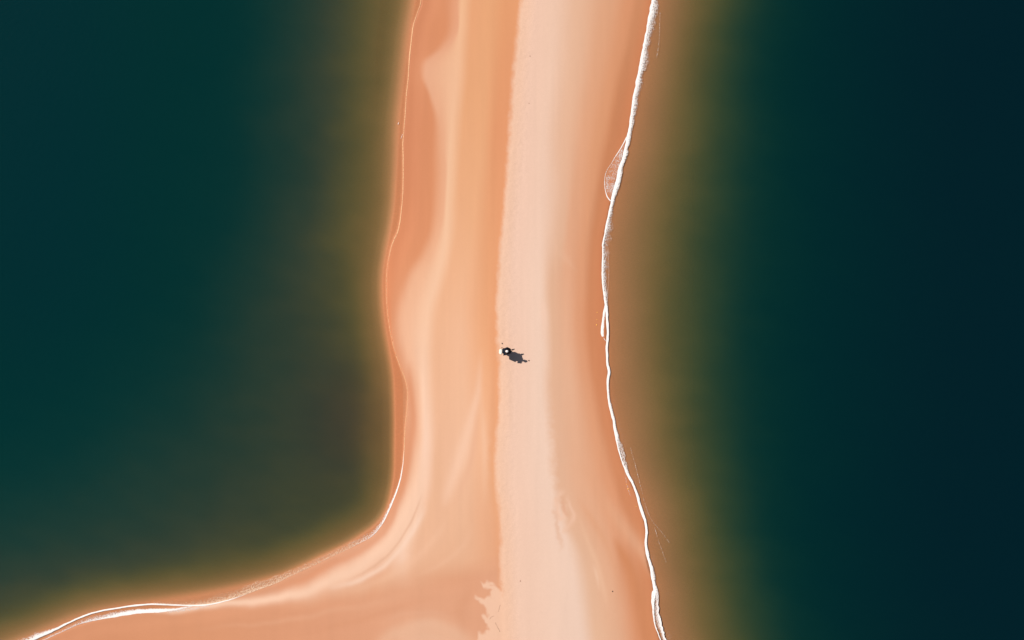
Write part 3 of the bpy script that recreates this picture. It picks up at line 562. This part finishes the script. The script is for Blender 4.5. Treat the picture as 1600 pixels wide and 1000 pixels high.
for i in range(13):
    a = math.radians(-62+124*i/12); r0 = Vector((.096*math.cos(a), .088*math.sin(a), 0)); r1 = r0+Vector((.062*math.cos(a)**.5 if math.cos(a) > 0 else 0, 0, -.012))
    ring.append([br.verts.new(hc+Vector((0, 0, .043))+v) for v in (r0, (r0+r1)/2, r1)])
for i in range(12):
    for j in range(2): br.faces.new((ring[i][j], ring[i][j+1], ring[i+1][j+1], ring[i+1][j]))
bo = mesh_obj('brim', br, M_navy, capo); sd_ = bo.modifiers.new('thick', 'SOLIDIFY'); sd_.thickness = .004
# jacket: wide loose top with full sleeves
JV = [(-.02,0,.86),(-.01,0,.93),(.0,0,1.0),(.03,0,1.2),(.06,0,1.38),(.095,0,1.475),(.065,.16,1.405),(.14,.21,1.31),(.18,.21,1.115),(.30,.18,.915),(.41,.135,.855),(.065,-.16,1.405),(.0,-.245,1.35),(-.06,-.292,1.31),(.01,-.245,1.355),(.08,-.17,1.42)]
JE = [(0,1),(1,2),(2,3),(3,4),(4,5),(4,6),(6,7),(7,8),(8,9),(9,10),(4,11),(11,12),(12,13),(13,14),(14,15)]
JR = [(.15,.12),(.15,.12),(.16,.13),(.17,.13),(.175,.135),.08,.09,.08,.075,.064,.048,.09,.08,.075,.064,.048]
skin('jacket', JV, JE, JR, M_navy, person, root=3)
cape = bmesh.new(); prev = None                          # loose dark cape over the jacket, open folds at the hem
for (z, rx, ry, cx) in [(1.51,.075,.085,.085),(1.465,.12,.15,.07),(1.41,.165,.205,.06),(1.32,.205,.225,.06),(1.2,.25,.232,.07),(1.05,.31,.235,.095),(.88,.35,.23,.105),(.72,.375,.22,.11),(.58,.385,.21,.11)]:
    ring = []; w_ = (1.51-z)
    for i in range(48):
        a = 2*math.pi*i/48; k = 1+.05*w_*math.sin(7*a+z*2)+.035*w_*math.sin(11*a+1.3)
        ring.append(cape.verts.new((cx+rx*k*math.cos(a), ry*k*math.sin(a)-.01, z+.02*w_*math.sin(5*a))))
    if prev:
        for i in range(48): cape.faces.new((prev[i], ring[i], ring[(i+1)%48], prev[(i+1)%48]))
    prev = ring
cape.normal_update(); co_ = mesh_obj('cape', cape, M_navy, person); md = co_.modifiers.new('thick', 'SOLIDIFY'); md.thickness = .012
def leg_skin(hip, knee, ank): return [hip, P_(hip, knee, .5), knee, P_(knee, ank, .4), P_(knee, ank, .86)]
TV = [(0,0,.94)]+leg_skin(hipL, kneeL, ankL)+leg_skin(hipR, kneeR, ankR)
TE = [(0,1),(1,2),(2,3),(3,4),(4,5),(0,6),(6,7),(7,8),(8,9),(9,10)]
skin('trousers', TV, TE, [(.15,.12), .115,.11,.09,.075,.055, .115,.11,.09,.08,.06], M_brown, person)
def shoe(a, b, c): skin('shoe', [a, b, c], [(0,1),(1,2)], [.048,.05,.042], M_shoe, person, sub=2)
shoe((-.145,-.13,.09), (-.08,-.13,.06), (.04,-.13,.045)); shoe((.425,-.03,.08), (.49,-.045,.055), (.60,-.07,.045))

def rounded_box(bm, c, d, r=.03, seg=3):
    o = bmesh.ops.create_cube(bm, size=1, matrix=Matrix.Translation(c) @ Matrix.Diagonal((*d, 1)))
    es = list({e for v in o['verts'] for e in v.link_edges}); bmesh.ops.bevel(bm, geom=es, offset=r, segments=seg, affect='EDGES', profile=.6)
pack = bpy.data.objects.new('backpack', None); COL.objects.link(pack); pack.location = person.location+Vector((-.275, -.05, 1.12)); pack.rotation_euler = (0, math.radians(12), math.radians(-4))
pack['label'] = 'cream white backpack worn high on the back of the walking person'; pack['category'] = 'backpack'
bm = bmesh.new(); rounded_box(bm, (0, 0, 0), (.135, .37, .46), .055, 4); 
for v in bm.verts: v.co.x *= 1-.25*max(0, v.co.z)*2*.5; v.co.y *= 1-.12*max(0, v.co.z)*2
mesh_obj('bag', bm, M_cream, pack)
bm = bmesh.new(); rounded_box(bm, (-.065, 0, -.09), (.05, .23, .24), .022, 3); mesh_obj('front_pocket', bm, M_cream, pack)
bm = bmesh.new(); rounded_box(bm, (.0, 0, .215), (.11, .26, .07), .03, 3); mesh_obj('lid', bm, M_cream, pack)
for sy in (-1, 1):
    bm = bmesh.new(); rings = []
    for i in range(15):
        a = math.pi*i/14; c = Vector((.05+.22*math.sin(a), sy*.10+.07, .20-.40*(i/14)))
        rings.append([bm.verts.new(c+Vector((0, w, 0))) for w in (-.025, .025)])
    for i in range(14): bm.faces.new((rings[i][0], rings[i][1], rings[i+1][1], rings[i+1][0]))
    o = mesh_obj('shoulder_strap', bm, M_grey, pack); md = o.modifiers.new('thick', 'SOLIDIFY'); md.thickness = .008
bm = bmesh.new()
for i in range(9):
    a = math.pi*i/8; ball(bm, Vector((.045, .05*math.cos(a), .24+.035*math.sin(a))), (.009, .012, .012), 8, 6)
mesh_obj('carry_handle', bm, M_grey, pack)

cn = bpy.data.objects.new('handheld_camera', None); COL.objects.link(cn); cn.location = person.location+Vector((.57, .10, .84)); cn.rotation_euler = (0, 0, math.radians(14))
cn['label'] = 'small black camera held out ahead in the hand of the walking person'; cn['category'] = 'camera'
bm = bmesh.new(); rounded_box(bm, (0, 0, 0), (.13, .085, .08), .012, 2); mesh_obj('camera_body', bm, M_black, cn)
bm = bmesh.new(); bmesh.ops.create_cone(bm, cap_ends=True, segments=20, radius1=.032, radius2=.036, depth=.07, matrix=Matrix.Translation((.095, 0, 0)) @ Matrix.Rotation(math.pi/2, 4, 'Y')); mesh_obj('lens', bm, M_black, cn)

# pebbles and scraps lying on the sand
M_peb = plain('dark_stone', (.035, .022, .02), .8, bump=.3); M_peb2 = plain('rust_stone', (.26, .13, .09), .8, bump=.3); M_yel = plain('ochre_scrap', (.62, .30, .06), .7); M_kelp = plain('dry_weed', (.30, .18, .12), .9)
def pebble(px, py, r, material, label, seed, group=None, cat='pebble', name='pebble', flat=.6):
    bm = bmesh.new(); bmesh.ops.create_icosphere(bm, subdivisions=3, radius=r); rd = random.Random(seed); o1 = rd.random()*50
    for v in bm.verts:
        k = 1+.22*float(noise(v.co.x/r*1.3+o1, v.co.y/r*1.3+v.co.z/r, seed)); v.co = Vector((v.co.x*k*1.15, v.co.y*k, v.co.z*k*flat))
    o = mesh_obj(name, bm, material); o.location = W(px, py, hgt(px, py)+r*flat*.6); o.rotation_euler = (0, 0, rd.random()*6)
    o['label'] = label; o['category'] = cat
    if group: o['group'] = group
    return o
pebble(784.6, 536.6, .038, M_peb, 'small dark pebble just above the walking person on the edge of the pale strip', 1)
pebble(784.3, 543.2, .032, M_peb, 'tiny dark pebble beside the backpack of the walking person', 2)
pebble(826.4, 563.3, .042, M_peb, 'small dark pebble just beyond the tip of the long shadow', 3)
pebble(957, 923.5, .04, M_peb, 'lone dark pebble on the tan sand near the lower right foam line', 4)
pebble(813, 907, .034, M_peb2, 'reddish pebble on the pale strip near the bottom of the picture', 5)
pebble(828, 88.5, .028, M_peb2, 'reddish pebble on the pale strip near the top of the picture', 6)
pebble(826.5, 162, .026, M_peb2, 'faint brown pebble on the pale strip between the top pebble and the walking person', 7)
for k, (x, y, r) in enumerate([(932.3,507.5,.045),(932.6,499,.025),(933,488,.03),(981.5,764,.045),(979.5,757,.03),(994,791,.03)]):
    labs = ['bright ochre scrap on the wet sand left of the split foam line, lowest of three', 'tiny ochre scrap between two others left of the split foam line', 'small ochre scrap left of the split foam line, topmost of three',
            'bright ochre scrap against the beach side of the foam where it bends right', 'tiny ochre scrap just above the brighter one by the foam bend', 'small ochre scrap lowest along the bending right foam line']
    pebble(x, y, r, M_yel, labs[k], 20+k, 'ochre scraps along the right foam line', 'scrap', 'shell_scrap', .4)
def weed(pts, label, w=.02, seed=0):
    bm = bmesh.new(); P = catmull([(a, b2) for a, b2 in pts], 5); rings = []
    for i, (x, y) in enumerate(P):
        x += .5*float(noise(i/1.7, seed+.5, 3)); c = Vector(W(x, y, hgt(x, y)+.008)); t = P[min(i+1, len(P)-1)]-P[max(i-1, 0)]; nn = Vector((t[1], t[0], 0)).normalized()
        ww = w*(.4+.9*abs(float(noise(i/1.3, seed, 9)))); rings.append([bm.verts.new(c-nn*ww), bm.verts.new(c+Vector((0, 0, ww*.8))), bm.verts.new(c+nn*ww)])
    for i in range(len(rings)-1):
        for j in range(2): bm.faces.new((rings[i][j], rings[i][j+1], rings[i+1][j+1], rings[i+1][j]))
    o = mesh_obj('seaweed_strand', bm, M_kelp); o['label'] = label; o['category'] = 'seaweed'; o['group'] = 'dry weed strands on the sand at the bottom edge'
weed([(774,972),(776,976),(779,982),(781,986)], 'short dry weed strand on the fringed pale sand, right of the other', .02, 1)
weed([(765,966.5),(768,963),(772,961.5)], 'thin curved weed strand on the fringed pale sand, above and left of the other', .014, 2)
weed([(779,955),(780,949),(782,944)], 'faint weed strand highest on the fringed pale sand', .012, 3)
